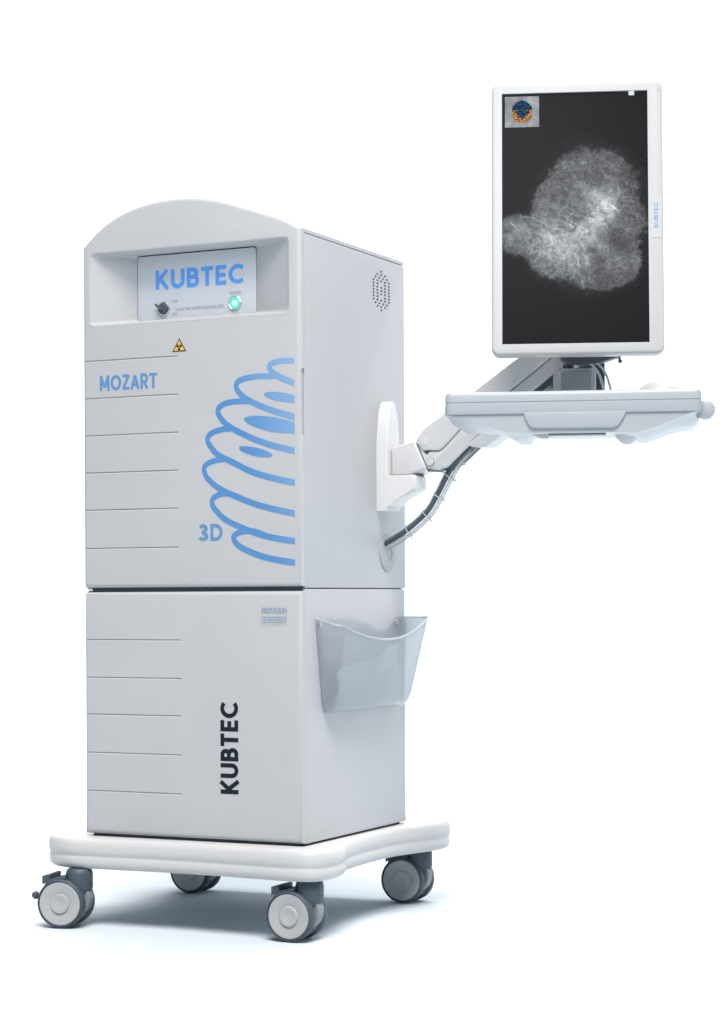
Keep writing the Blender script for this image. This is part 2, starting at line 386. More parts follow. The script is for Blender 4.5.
# lower cabinet
lower = obj('lower_cabinet', slab(rr(-W + .0010, .0125, -.0004, D, .006), 0, .5192, 0, .0012, f=XY), M['shell'], cart)
ld = obj('lower_door', slab([(-W + .0005, .0005), (0, .0005), (0, .5150), (-W + .0005, .5150)], 0, .0122, .0105, .0002, seg=6), M['shell'], cart)
gb = bmesh.new()
for z in (.4139, .3335, .2551, .1736, .0921): groove(gb, z, -W - .01, -.2860)
cut(ld, C_(gb))
lettering('brand_lettering', 'KUBTEC', .0420, .1900, front_up(-.1500, .0965), M['black'], ld, w=.215, gap=.12)
sl = obj('data_label', slab(rr(-.0985, .4455, -.0340, .4845, .002), -.0002, -.0005), M['label'], ld, sm=False)
bm = bmesh.new(); rng = random.Random(3)
for z0, z1 in ((.4685, .4810), (.4490, .4640)):
    for row in range(3):
        zr = z0 + (z1 - z0) * row / 3; x = -.0955 + rng.random() * .004
        while x < -.039:
            w_ = .0016 + rng.random() * .0045
            slab([(x, zr), (x + w_, zr), (x + w_, zr + .0038), (x, zr + .0038)], -.0007, -.0008, bm=bm); x += w_ + .0008 + rng.random() * .0016
obj('label_print', bm, M['grey'], sl, sm=False)
obj('plinth', slab(rr(-W + .012, .010, -.010, D - .01, .01), -.012, .0004, f=XY), M['gap'], cart)
obj('gap_liner', slab(rr(-W + .020, .012, -.004, D - .008, .01), .5185, .5212, f=XY), M['gap'], cart)
obj('door_gap_liner', box(-W + .016, -.006, .0105, .016, .5130, .5270), M['gap'], cart)

# base
bo = spline([(-.60, -.020), (-.54, -.046), (-.45, -.045), (-.28, -.038), (-.12, -.045), (-.03, -.052), (.030, -.048), (.056, -.020), (.061, .030), (.052, .09), (.030, .145), (.018, .27), (.022, .40), (.042, .48), (.062, .55), (.058, .62), (.02, .655), (-.06, .66), (-.28, .65), (-.5, .66), (-.6, .655), (-.64, .62), (-.645, .55), (-.62, .48), (-.595, .40), (-.59, .28), (-.60, .17), (-.628, .1), (-.632, .03)], 6, closed=True)
bo = [(p.x, p.y) for p in bo]
bprof = [(.014, -.0055), (.007, -.0070), (.0025, -.0115), (.0004, -.019), (0, -.027), (.0004, -.036), (.0028, -.0412), (.0034, -.0432), (.0028, -.0452), (.0016, -.050), (.0018, -.058), (.004, -.0655), (.009, -.0700), (.018, -.0712)]
bm = loft(bmesh.new(), [[XY(a, b, d) for a, b in inset(bo, i)] for i, d in bprof])
obj('base', bm, M['base'], cart, ang=50)

# castors
def caster(px, py, knob, yaw=0.0, trail=-.030):
    RT = Matrix.Translation((px, py, 0)) @ Matrix.Rotation(math.radians(yaw), 4, 'Z') @ Matrix.Translation((-px, -py, 0))
    def rot(b): b.transform(RT); return b
    zt, zc, R = -.0705, FLOOR + .0525, .0525
    cxw = px + trail
    bm = bmesh.new()
    lathe(bm, [(.023, 0), (.027, -.004), (.029, -.012), (.029, -.040), (.024, -.050)], (px, py, zt), (0, 0, 1), 24)
    hood = [(px + .020, zt - .006), (px + .027, zt - .03), (px + .022, zc + .026), (cxw + .030, zc + .010), (cxw, zc - .014), (cxw - .012, zc)] + \
           [(cxw + .048 * math.cos(math.radians(a)), zc + .048 * math.sin(math.radians(a))) for a in (165, 150, 135, 120, 105, 90)] + [(px - .012, zt - .004)]
    slab(hood, py - .0125, py + .0125, .003, .003, bm=bm)
    c = obj('caster', rot(bm), M['dark'], cart)
    b = bmesh.new(); lathe(b, [(.030, -.0133), (.0385, -.0128), (.0400, -.011), (.0400, .011), (.0385, .0128), (.030, .0133)], (cxw + .017, py, zc + .010), (0, 1, 0), 40)
    obj('hood_lit_dome', rot(b), M['hood'], c)  # paler grey carries the light falling on the dark hood's dome
    for s in (-1, 1):
        y0 = py + s * .0145; y1 = py + s * .0385; ax = (0, s, 0); o = (cxw, y0, zc); wd = .024
        b = bmesh.new(); lathe(b, [(.030, 0), (.046, .0), (.0500, .0018), (.0523, .006), (.0525, .012), (.0520, .018), (.0500, .0222), (.0480, .0238), (.0472, .0235), (.0470, .018), (.030, .018)], o, ax, 56)
        w_ = obj('tyre', rot(b), M['rubber'], c, ang=40)
        b = bmesh.new(); lathe(b, [(.0462, -.0006), (.0462, .0205), (.0455, .0222), (.0440, .0228), (.0260, .0208), (.0225, .0196), (.0212, .0196), (.0200, .0232), (.0170, .0236), (.010, .0220), (.004, .0212)], o, ax, 56)
        obj('wheel_disc', rot(b), M['hub'], c, ang=14)
    # brake lever
    b = slab([(cxw - .040, zc + .030), (cxw - .030, zc + .050), (cxw - .008, zc + .054), (cxw + .012, zc + .060), (cxw + .012, zc + .052), (cxw - .012, zc + .046), (cxw - .030, zc + .036)], py - .034, py + .034, .002, .002)
    slab([(cxw - .041, zc + .040), (cxw - .024, zc + .046), (cxw - .0235, zc + .0605), (cxw - .029, zc + .0615), (cxw - .041, zc + .0575)], py - .034, py + .030, .002, .002, bm=b)
    if knob: lathe(b, [(.004, .045), (.0045, .052), (.0085, .056), (.0085, .061), (.005, .066)], (cxw, py - .026, zc + .008), (-1, 0, .13), 20)
    obj('brake_lever', rot(b), M['dark'], c)
    return c
caster(.014, -.001, False); caster(-.518, -.034, True, 11); caster(-.004, .585, False); caster(-.530, .53, False)

# grommet where the cables leave the side panel
b = bmesh.new()
lathe(b, [(.041, 0), (.041, .002), (.038, .0034), (.020, .0034), (.018, .0015)], (.0, .410, .5990), (1, 0, 0), 40)
obj('cable_grommet', b, M['grom'], cart)

# mounting bracket
bp = [(.354 + .0, .690)] + [(.354, .80), (.3555, .845), (.360, .880), (.367, .907), (.376, .924), (.387, .930), (.398, .924), (.407, .907), (.414, .880), (.4185, .845), (.420, .80), (.420, .690)]
bracket = obj('mounting_bracket', slab(bp, .0003, .027, 0, .004, f=YZ), M['arm'], cart)
shelf = [(.020, .7665), (.090, .7665), (.0955, .762), (.0965, .748), (.0955, .736), (.088, .731), (.070, .722), (.050, .713), (.036, .703), (.021, .6955), (.0005, .6925), (.0005, .760)]
b = bmesh.new(); rings = []
for t, y in ((.10, .3540), (.035, .3552), (0, .360)): pass
# half-round shelf: plan narrows towards the tip
def shelf_ring(y):
    h = abs(y - .387) / .033; k = math.sqrt(max(0, 1 - h ** 3.2))
    return [(min(x, .03 + (x - .03) * (.86 + .14 * k)) if x > .03 else x, y, z + (0 if x < .03 or z > .75 else (1 - k) * .0)) for x, z in shelf]
ys = [.3538, .3546, .357, .362, .370, .387, .404, .412, .417, .4194, .4202]
loft(b, [shelf_ring(y) for y in ys])
obj('bracket_shelf', b, M['arm'], bracket)

# ================================================================== DOCUMENT POCKET
def glassy(name, tint, alpha, rough=.12, noise=0):
    m = bpy.data.materials.new(name); m.use_nodes = True; nt = m.node_tree; nt.nodes.clear()
    out = nt.nodes.new('ShaderNodeOutputMaterial'); mix = nt.nodes.new('ShaderNodeMixShader')
    tr = nt.nodes.new('ShaderNodeBsdfTransparent'); tr.inputs['Color'].default_value = (*tint, 1)
    pb = nt.nodes.new('ShaderNodeBsdfPrincipled'); pb.inputs['Base Color'].default_value = (.50, .54, .575, 1); pb.inputs['Roughness'].default_value = rough
    lw = nt.nodes.new('ShaderNodeLayerWeight'); lw.inputs['Blend'].default_value = .35
    mr = nt.nodes.new('ShaderNodeMapRange'); mr.inputs['To Min'].default_value = alpha; mr.inputs['To Max'].default_value = min(1, alpha + .36)
    nt.links.new(lw.outputs['Facing'], mr.inputs['Value']); nt.links.new(mr.outputs['Result'], mix.inputs['Fac'])
    nt.links.new(tr.outputs[0], mix.inputs[1]); nt.links.new(pb.outputs[0], mix.inputs[2]); nt.links.new(mix.outputs[0], out.inputs['Surface'])
    if noise:
        tc = nt.nodes.new('ShaderNodeTexCoord'); n = nt.nodes.new('ShaderNodeTexNoise'); n.inputs['Scale'].default_value = noise; n.inputs['Detail'].default_value = 4
        bp_ = nt.nodes.new('ShaderNodeBump'); bp_.inputs['Strength'].default_value = .5; bp_.inputs['Distance'].default_value = .01
        nt.links.new(tc.outputs['Object'], n.inputs['Vector']); nt.links.new(n.outputs['Fac'], bp_.inputs['Height']); nt.links.new(bp_.outputs['Normal'], pb.inputs['Normal'])
    return m
clear = glassy('clear_acrylic', (.93, .94, .95), .10)
clearf = glassy('clear_acrylic_moulded', (.95, .955, .962), .05, .10)
film = glassy('polythene_film', (.92, .945, .96), .20, .2, noise=60)
pocket = empty('document_pocket', (.0, .28, .262), 'clear plastic document pocket screwed to the lower cabinet side, front rim dipping in the middle', 'document holder')
b = bmesh.new()
back = [(.083, .285), (.087, .272), (.10, .264), (.43, .262), (.452, .266), (.468, .28)] + [(.494, .4575), (.455, .4580)] + \
       [(p.x, p.y) for p in spline([(.450, .4575), (.430, .4450), (.400, .4320), (.365, .4300), (.330, .4370), (.29, .4480), (.24, .4565), (.19, .4590)], 5)] + [(.055, .4580)]
slab(back, .0030, .0012, f=YZ, bm=b)
obj('back_panel', b, clear, pocket)
# moulded front: side walls, bowed front and floor in one sheet with thickness
def bin_section(v):
    """v 0 at bottom .. 1 at rim: list of (y, x) across the bin"""
    out_ = .030 + .036 * v
    y0 = .084 - .030 * v; y1 = .466 + .028 * v; r = .020
    pts = [(y0, .003)]
    pts += [(y0 + r * (1 - math.cos(t)) * .8, out_ - r + r * math.sin(t)) for t in [math.pi / 2 * i / 6 for i in range(7)]]
    n = 22
    for i in range(1, n):
        u = i / n; pts.append((y0 + r * .8 + (y1 - y0 - 1.6 * r) * u, out_ + .010 * math.sin(math.pi * u)))
    pts += [(y1 - r * (1 - math.cos(t)) * .8, out_ - r + r * math.sin(t)) for t in [math.pi / 2 * i / 6 for i in range(6, -1, -1)]]
    pts += [(y1, .003)]
    return pts
def rim_z(y, x):
    u = (y - .06) / .43; dip = .0455 - .0455 * min(1, abs((y - .25) / .235)) ** 2
    return .4565 - dip * min(1, max(0, (x - .012) / .04))
b = bmesh.new(); nv = 14; grid = []
for j in range(nv + 1):
    v = j / nv; sec = bin_section(v); row = []
    for (y, x) in sec:
        z = .262 + (rim_z(y, x) - .262) * v
        if v < .12:
            k = 1 - v / .12; x = x - (x - .003) * .30 * k * k; y = y + (.275 - y) * .045 * k * k
        row.append(b.verts.new((x, y, z)))
    grid.append(row)
for j in range(nv):
    for i in range(len(grid[0]) - 1): b.faces.new((grid[j][i], grid[j][i + 1], grid[j + 1][i + 1], grid[j + 1][i]))
b.faces.new(grid[0])
fo = obj('front_panel', b, [clearf, glassy('acrylic_side_darkened', (.66, .71, .75), .35, .18)], pocket, ang=60)  # same acrylic; dimming of light through the side wall is put into its tint
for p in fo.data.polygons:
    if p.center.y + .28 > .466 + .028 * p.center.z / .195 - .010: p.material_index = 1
sd = fo.modifiers.new('thick', 'SOLIDIFY'); sd.thickness = .0022
bpy.context.view_layer.update()
nm = bpy.data.meshes.new_from_object(fo.evaluated_get(bpy.context.evaluated_depsgraph_get())); fo.modifiers.clear(); fo.data = nm
# rolled rim of the front
b = bmesh.new(); sec = bin_section(1)
tube(b, [(x, y, rim_z(y, x) + .0008) for (y, x) in sec], .0026, 8)
obj('rim', b, glassy('acrylic_rim', (.88, .90, .92), .38, .15), pocket)
for y in (.074, .448):
    b = bmesh.new(); lathe(b, [(.0068, 0), (.0068, .0014), (.0045, .0028), (.002, .003)], (.0031, y, .4455), (1, 0, 0), 20)
    obj('screw', b, M['silver'], pocket)
    b.free() if b.is_valid else None
# loose film inside
b = bmesh.new(); g = []
for i in range(17):
    row = []
    for j in range(13):
        u, v = i / 16, j / 12; y = .10 + .31 * u; top = .345 + .055 * u + .006 * math.sin(9 * u)
        row.append(b.verts.new((.014 + .016 * v + .006 * math.sin(7 * u + 3 * v) + .004 * math.sin(17 * u - 8 * v), y, .268 + (top - .268) * v)))
    g.append(row)
for i in range(16):
    for j in range(12): b.faces.new((g[i][j], g[i + 1][j], g[i + 1][j + 1], g[i][j + 1]))
tag(obj('plastic_sleeve', b, film), 'crumpled clear plastic sleeve lying in the bottom of the document pocket', 'plastic sleeve')

# ================================================================== MONITOR ARM
A = Vector((.1, .357, 0)); U = Vector((.97601, -.217725, 0)); N = Vector((.217725, .97601, 0))
def AR(s, z, d): return tuple(A + U * s + N * d + Vector((0, 0, z)))
arm = empty('monitor_arm', (.06, .387, .767), None, None)
arm.parent = cart; arm.matrix_parent_inverse = Matrix.Identity(4); arm.matrix_world = LOC[arm.name]; arm.location = Vector((.06, .387, .767)) - Vector((-.26, .28, FLOOR))
b = bmesh.new()
kn = [(-.0745, .7680), (-.0250, .7672), (.0165, .7790), (.0168, .7830), (-.0120, .8390), (-.0160, .8400), (-.0700, .8290), (-.0745, .8250)]
slab(kn, 0.0, .060, .004, .004, f=AR, bm=b)
obj('knuckle', b, M['arm'], arm)
b = bmesh.new(); slab([(-.006, .836), (.022, .772), (.036, .778), (.008, .845)], .004, .056, f=AR, bm=b)
lathe(b, [(.026, 0), (.026, .012)], tuple(A + U * -.04 + N * .03 + Vector((0, 0, .7567 + .0008))), (0, 0, 1), 30)
obj('pivot_joint', b, M['dark'], arm)
# link: thick lower casing and proud upper cover, separated by a step
top = [(-.0080, .8385), (-.0060, .8450), (.0095, .8610), (.0200, .8690), (.0711, .8963), (.142, .9345), (.2472, .9937), (.3147, 1.0262), (.40, 1.066)]
mid = [(.0254, .8161), (.0521, .8148), (.0640, .8200), (.1077, .8569), (.2342, .9298), (.3514, 1.0005), (.42, 1.040)]
bot = [(.0198, .7790), (.0240, .7765), (.0651, .7777), (.0720, .7810), (.1622, .8498), (.234, .8963), (.2893, .9285), (.3463, .9640), (.42, 1.005)]
b = bmesh.new(); slab(list(top) + list(reversed([(s, z + .0012) for s, z in mid])) + [(.010, .8170)], 0, .060, .0035, .0035, f=AR, bm=b)
obj('upper_cover', b, M['arm'], arm)
b = bmesh.new(); slab([(-.002, .8300), (.0100, .8168)] + [(s, z - .0008) for s, z in mid] + list(reversed(bot)), .0025, .0575, .003, .003, f=AR, bm=b)
link = obj('lower_casing', b, M['arm'], arm)
for s, z in ((.0148, .836), (.0306, .7921)):
    b = bmesh.new(); o = Vector(AR(s, z, .0022))
    lathe(b, [(.0085, 0), (.0085, .0028), (.0072, .0036), (.0055, .0030), (.0050, .0034), (.002, .0036)], o, -N, 24)
    pbt = obj('pivot_bolt', b, M['arm'], arm)
    b = bmesh.new(); lathe(b, [(.0100, 0), (.0100, .0014), (.0080, .0014)], Vector(AR(s, z, .0022)), -N, 24); obj('bolt_washer', b, M['grey'], arm)
b = bmesh.new(); slab([(.012, .8165), (.030, .8165), (.021, .8085)], .0015, .006, f=AR, bm=b); obj('adjuster_slot', b, M['gap'], arm)
b = bmesh.new(); slab([(.040, .7790), (.0640, .7730), (.096, .7930), (.165, .8440), (.300, .9200), (.3463, .9480), (.3463, .9660), (.28, .9250), (.16, .8500)], .012, .048, f=AR, bm=b)
obj('underside_insert_shade', b, M['dark'], arm)  # dark underside insert, lengthened to stand in for shading under the link
b = bmesh.new(); slab([(.1280, .8235), (.1430, .8190), (.1621, .8165), (.1801, .8178), (.2287, .8463), (.290, .890), (.285, .9150), (.22, .8800), (.1650, .8470)], -.004, .040, .004, .004, f=AR, bm=b)
obj('cable_cover', b, M['arm'], arm)
# cable bundle
path = [(.004, .392, .6170), (.047, .380, .6360), (.083, .375, .6580), (.118, .372, .6880), (.142, .370, .7240), (.166, .366, .7620), (.190, .360, .7940), (.226, .352, .8270), (.258, .348, .850)]
def side(pts, du, dz=0):
    o = []
    for i, p in enumerate(pts):
        t = (pts[min(i + 1, len(pts) - 1)] - pts[max(i - 1, 0)]); t.y = 0; t.normalize(); nrm = Vector((-t.z, 0, t.x))
        o.append(p + nrm * du + Vector((0, dz, 0)))
    return o
P0 = spline(path, 8)
b = bmesh.new(); tube(b, side(P0, .0020), .0052, 12); obj('cable', b, M['dark'], arm)
b = bmesh.new(); tube(b, side(P0, -.0072, .002), .0034, 10); obj('cable', b, M['cablew'], arm)
b = bmesh.new(); tube(b, side(P0, .0105, .004), .0024, 10); obj('cable', b, M['cablew'], arm)
b = bmesh.new(); tube(b, side(P0, -.0120, .004), .0013, 8); obj('cable', b, M['seam'], arm)
for k in (12, 22, 31, 40, 49):
    p = P0[k]; t = (P0[k + 1] - P0[k - 1]).normalized(); nrm = Vector((-t.z, 0, t.x)).normalized()
    b = bmesh.new(); ring = []
    ww = nrm; dd = Vector((0, 1, 0))
    lp = [p + ww * (.0155 * math.cos(a) - .0005) + dd * (.0070 * math.sin(a)) for a in [2 * math.pi * i / 20 for i in range(20)]]
    rings = []
    for e in (-.0012, .0012): rings.append([q + t * e for q in lp])
    vo = [[b.verts.new(q) for q in r] for r in rings]
    for i in range(20): b.faces.new((vo[0][i], vo[0][(i + 1) % 20], vo[1][(i + 1) % 20], vo[1][i]))
    q = p - ww * .018
    lathe(b, [(.0022, -.003), (.0032, 0), (.0022, .003)], q, -ww, 10)
    obj('cable_tie', b, M['cablew'], arm)

# column and head behind the monitor
my = .354; MX = Vector((math.cos(my), math.sin(my), 0)); MN = Vector((-math.sin(my), math.cos(my), 0)); M0 = Vector((.517, .20, 1.263))
def MC(a, z, d): return tuple(M0 * 1 + MX * a + MN * d + Vector((0, 0, z - 1.263)))
b = bmesh.new(); slab([(-.0455, .885), (-.0245, .885), (-.0245, 1.06), (-.0455, 1.06)], .090, .150, .002, .002, f=MC, bm=b)
slab([(-.0245, .885), (.0605, .885), (.0605, 1.04), (-.0245, 1.04)], .125, .150, f=MC, bm=b)
obj('column', b, M['arm'], arm)
b = bmesh.new(); slab([(.036, .885), (.0605, .885), (.0605, 1.05), (.020, 1.05)], .112, .1245, .001, 0, f=MC, bm=b); obj('column_insert', b, M['dark'], arm)
b = bmesh.new(); slab(rr(-.0370, .885, .0420, .9700, .009), .085, .124, .004, .002, f=MC, bm=b)
obj('tray_bracket', b, M['arm'], arm)
obj('bracket_cover', slab(rr(-.0290, .885, .0330, .9640, .007), .0835, .088, .002, 0, f=MC), M['tray'], arm)
b = bmesh.new()
slab([(-.030, .985), (-.008, .9735), (.010, .9700), (.050, .9755), (.085, .9860), (.105, .9960), (.105, 1.02), (-.030, 1.02)], .045, .086, .003, .003, f=MC, bm=b)
lathe(b, [(.0025, 0), (.0025, .020), (.004, .021), (.004, .026)], MC(.085, .998, .04), -Vector((-.3, .2, 1)), 12)
slab(rr(-.05, 1.00, .05, 1.32, .01), .030, .060, .002, .002, f=MC, bm=b)
slab(rr(-.03, 1.02, .03, 1.14, .01), .058, .095, .002, .002, f=MC, bm=b)
obj('tilt_head', b, M['dark'], arm)
for off, r in ((0, .0030), (.014, .0026)):
    b = bmesh.new()
    tube(b, spline([MC(-.002 + off * .3, .968, .060), MC(.008 + off * .3, .9790, .052), MC(.022 + off * .5, .9800 + off * .1, .050), MC(.036 + off * .8, .9690 + off * .2, .050), MC(.049 + off, .9480, .051), MC(.060 + off, .9100, .056)], 7), r, 10)
    obj('cable', b, M['cablew'], arm)

# ================================================================== MONITOR
ti = -.11
Rm = Matrix.Rotation(my, 3, 'Z') @ Matrix.Rotation(ti, 3, 'X')
mon = empty('monitor', tuple(M0), 'tall portrait display with white bezel showing a grey X-ray image, raised on the arm', 'monitor', rot=Rm)
sx0, sx1, sz0, sz1 = -.1462, .1462, -.259, .259
ob = obj('bezel', slab(rr(-.1675, -.2810, .1760, .2805, .016, 8), -.004, .034, .006, .010), M['bezel'], mon, local=True)
cb = slab([(sx0, sz0), (sx1, sz0), (sx1, sz1), (sx0, sz1)], -.03, .0035)
cut(ob, cb)
tb = obj('bezel_tab', slab([(.1088, .2495), (.1200, .2495), (.1200, .2592), (.1088, .2592)], -.0028, .0032), M['bezel'], mon, local=True)
bm = bmesh.new(); lathe(bm, [(.0022, 0), (.0022, .0006)], (.1678, -.0040, .2594), (0, -1, 0), 14); obj('sensor', bm, M['seam'], mon, local=True)
lp = obj('name_plate', slab(rr(.1520, -.0465, .1722, .0425, .003), -.0040, -.0046, ), M['white'], mon, local=True, sm=False)
lettering('brand_lettering', 'KUBTEC', .0085, .052, lambda u, v, o: (.1655 - v, -.0047 - o, -.0260 + u), M['pale'], lp, w=.17, gap=.16, local=True)
obj('back_shell', slab(rr(-.13, -.22, .13, .22, .03, 8), .034, .052, 0, .012), M['bezel'], mon, local=True)

# the X-ray picture: emission computed from object coordinates
def screen_mat():
    m = bpy.data.materials.new('xray_screen'); m.use_nodes = True; nt = m.node_tree; nt.nodes.clear(); L = nt.links
    out = nt.nodes.new('ShaderNodeOutputMaterial'); pb = nt.nodes.new('ShaderNodeBsdfPrincipled'); L.new(pb.outputs[0], out.inputs[0])
    pb.inputs['Base Color'].default_value = (.004, .004, .005, 1); pb.inputs['Roughness'].default_value = .35; pb.inputs['Specular IOR Level'].default_value = .05
    tc = nt.nodes.new('ShaderNodeTexCoord'); OB = tc.outputs['Object']
    def mth(op, a, b_=None, c_=None, cl=False):
        n = nt.nodes.new('ShaderNodeMath'); n.operation = op; n.use_clamp = cl
        for i, v in enumerate((a, b_, c_)):
            if v is None: continue
            if isinstance(v, (int, float)): n.inputs[i].default_value = v
            else: L.new(v, n.inputs[i])
        return n.outputs[0]
    def noise(sc, det=6, ro=.6, dist=0, off=0, vec=None, lac=2.0):
        n = nt.nodes.new('ShaderNodeTexNoise'); n.inputs['Scale'].default_value = sc; n.inputs['Detail'].default_value = det
        n.inputs['Roughness'].default_value = ro; n.inputs['Distortion'].default_value = dist; n.inputs['Lacunarity'].default_value = lac
        mp = nt.nodes.new('ShaderNodeVectorMath'); mp.operation = 'ADD'; mp.inputs[1].default_value = (off, off * 2.3, off * 1.7)
        L.new(vec or OB, mp.inputs[0]); L.new(mp.outputs[0], n.inputs['Vector']); return n.outputs['Fac']
    def ell(cx, cz, rx, rz, rot=0.0):
        mp = nt.nodes.new('ShaderNodeMapping'); mp.vector_type = 'TEXTURE'
        mp.inputs['Location'].default_value = (cx, 0, cz); mp.inputs['Rotation'].default_value = (0, rot, 0); mp.inputs['Scale'].default_value = (rx, 1000, rz)
        L.new(OB, mp.inputs['Vector'])
        ln = nt.nodes.new('ShaderNodeVectorMath'); ln.operation = 'LENGTH'; L.new(mp.outputs[0], ln.inputs[0]); return ln.outputs['Value']
    def sstep(v, a, b_):
        n = nt.nodes.new('ShaderNodeMapRange'); n.interpolation_type = 'SMOOTHSTEP'; n.inputs['From Min'].default_value = a; n.inputs['From Max'].default_value = b_
        n.inputs['To Min'].default_value = 0; n.inputs['To Max'].default_value = 1; L.new(v, n.inputs['Value']); return n.outputs[0]
    edge = mth('ADD', mth('MULTIPLY', mth('SUBTRACT', noise(16, 3, .5, 0), .5), .34), mth('MULTIPLY', mth('SUBTRACT', noise(75, 6, .62, .3, 1.3), .5), .36))
    e1 = ell(.031, .002, .112, .150); e2 = ell(-.020, -.058, .086, .076); e3 = ell(-.112, -.034, .052, .044, .25); e4 = ell(.055, -.095, .080, .058); e5 = ell(-.034, .012, .056, .078)
    d = mth('SMOOTH_MIN', mth('SMOOTH_MIN', mth('SMOOTH_MIN', mth('SMOOTH_MIN', e1, e2, .15), e3, .25), e4, .12), e5, .15)
    dd = mth('ADD', d, edge)
    mask = sstep(dd, 1.02, .88)
    halo = mth('MULTIPLY', sstep(dd, 1.22, .95), .010)
    depth = sstep(dd, 1.0, .25)
    cloud = noise(13, 9, .60, .4, 3.1); fine = noise(70, 9, .72, .6, 5.2); grain = noise(420, 3, .6, 0, 9.0)
    lobe = mth('ADD', sstep(ell(-.028, -.045, .095, .085), 1.1, .1), mth('MULTIPLY', sstep(ell(.055, .010, .055, .075, .5), 1.1, .1), .9))
    base = mth('ADD', .058, mth('MULTIPLY', depth, .060))
    base = mth('ADD', base, mth('MULTIPLY', lobe, .105))
    for cx, cz, rx, rz, ro, amp in ((.050, .038, .030, .018, .6, .20), (.068, .012, .016, .032, .5, .20), (.038, -.020, .036, .013, -.6, .16), (-.040, -.045, .024, .016, 0, .20), (.035, -.048, .036, .012, .75, .20), (-.004, .105, .03, .016, .2, .07), (.0, -.118, .03, .014, .3, .12), (-.128, -.01, .016, .012, .8, .10)):
        q = mth('ADD', ell(cx, cz, rx, rz, ro), mth('MULTIPLY', mth('SUBTRACT', noise(50, 9, .72, .8, 7.7), .5), 4.0)); base = mth('ADD', base, mth('MULTIPLY', sstep(q, 1.8, .0), amp * .5))
    mod = mth('MULTIPLY_ADD', mth('SUBTRACT', cloud, .5), 2.4, 1.0)
    mod2 = mth('MULTIPLY_ADD', mth('SUBTRACT', fine, .5), 3.0, 1.0)
    mod3 = mth('MULTIPLY_ADD', mth('SUBTRACT', grain, .5), .9, 1.0)
    val = mth('MULTIPLY', mth('MULTIPLY', mth('MULTIPLY', base, mth('MAXIMUM', mod, .3)), mth('MAXIMUM', mod2, .35)), mod3)
    # fibres: thin ridges of warped noise
    def ridge(sc, off, wdt, dist):
        r = mth('ABSOLUTE', mth('SUBTRACT', noise(sc, 3, .5, dist, off), .5)); return sstep(r, wdt, 0.0)
    fib = mth('ADD', mth('MULTIPLY', ridge(11, 11.0, .016, 1.2), .10), mth('ADD', mth('MULTIPLY', ridge(22, 17.0, .022, 1.0), .09), mth('MULTIPLY', ridge(42, 23.0, .03, .6), .07)))
    fib = mth('MULTIPLY', fib, mth('ADD', .60, lobe)); fib = mth('MULTIPLY', fib, mth('MULTIPLY_ADD', fine, 2.0, .0))
    val = mth('ADD', val, fib)
    # knots of dense tissue and fine bright streaks
    for cx, cz, rx, rz, ro, amp in ((.078, .019, .0125, .0011, .75, .55), (-.008, -.017, .008, .0012, .9, .5), (.0065, -.092, .0012, .016, -.12, .28), (-.125, -.012, .010, .0010, .75, .3), (.0865, .062, .0012, .028, -.18, .07), (.012, -.02, .022, .0011, .55, .2)):
        q = mth('ADD', ell(cx, cz, rx, rz, ro), mth('MULTIPLY', mth('SUBTRACT', fine, .5), .8)); val = mth('ADD', val, mth('MULTIPLY', sstep(q, 1.2, .4), amp))
    # dark pockets of fat
    for cx, cz, rx, rz, ro in ((.010, .014, .030, .022, 0), (.040, -.078, .026, .020, .2), (.085, .030, .016, .020, 0), (.040, .075, .020, .026, .3), (.09, -.05, .03, .03, 0)):
        q = mth('ADD', ell(cx, cz, rx, rz, ro), mth('MULTIPLY', mth('SUBTRACT', fine, .5), 1.0)); val = mth('MULTIPLY', val, mth('SUBTRACT', 1.0, mth('MULTIPLY', sstep(q, 1.2, .3), .26)))
    val = mth('ADD', mth('MULTIPLY', mth('MULTIPLY', val, 1.22), mask), halo)
    val = mth('ADD', val, .0105)
    mixc = nt.nodes.new('ShaderNodeCombineColor')
    L.new(mth('MULTIPLY', val, .98), mixc.inputs[0]); L.new(mth('MULTIPLY', val, 1.02), mixc.inputs[1]); L.new(mth('MULTIPLY', val, 1.06), mixc.inputs[2])
    L.new(mixc.outputs[0], pb.inputs['Emission Color']); pb.inputs['Emission Strength'].default_value = 1.0
    return m
obj('screen', slab([(sx0, sz0), (sx1, sz0), (sx1, sz1), (sx0, sz1)], .0005, .0036), screen_mat(), mon, local=True, sm=False)

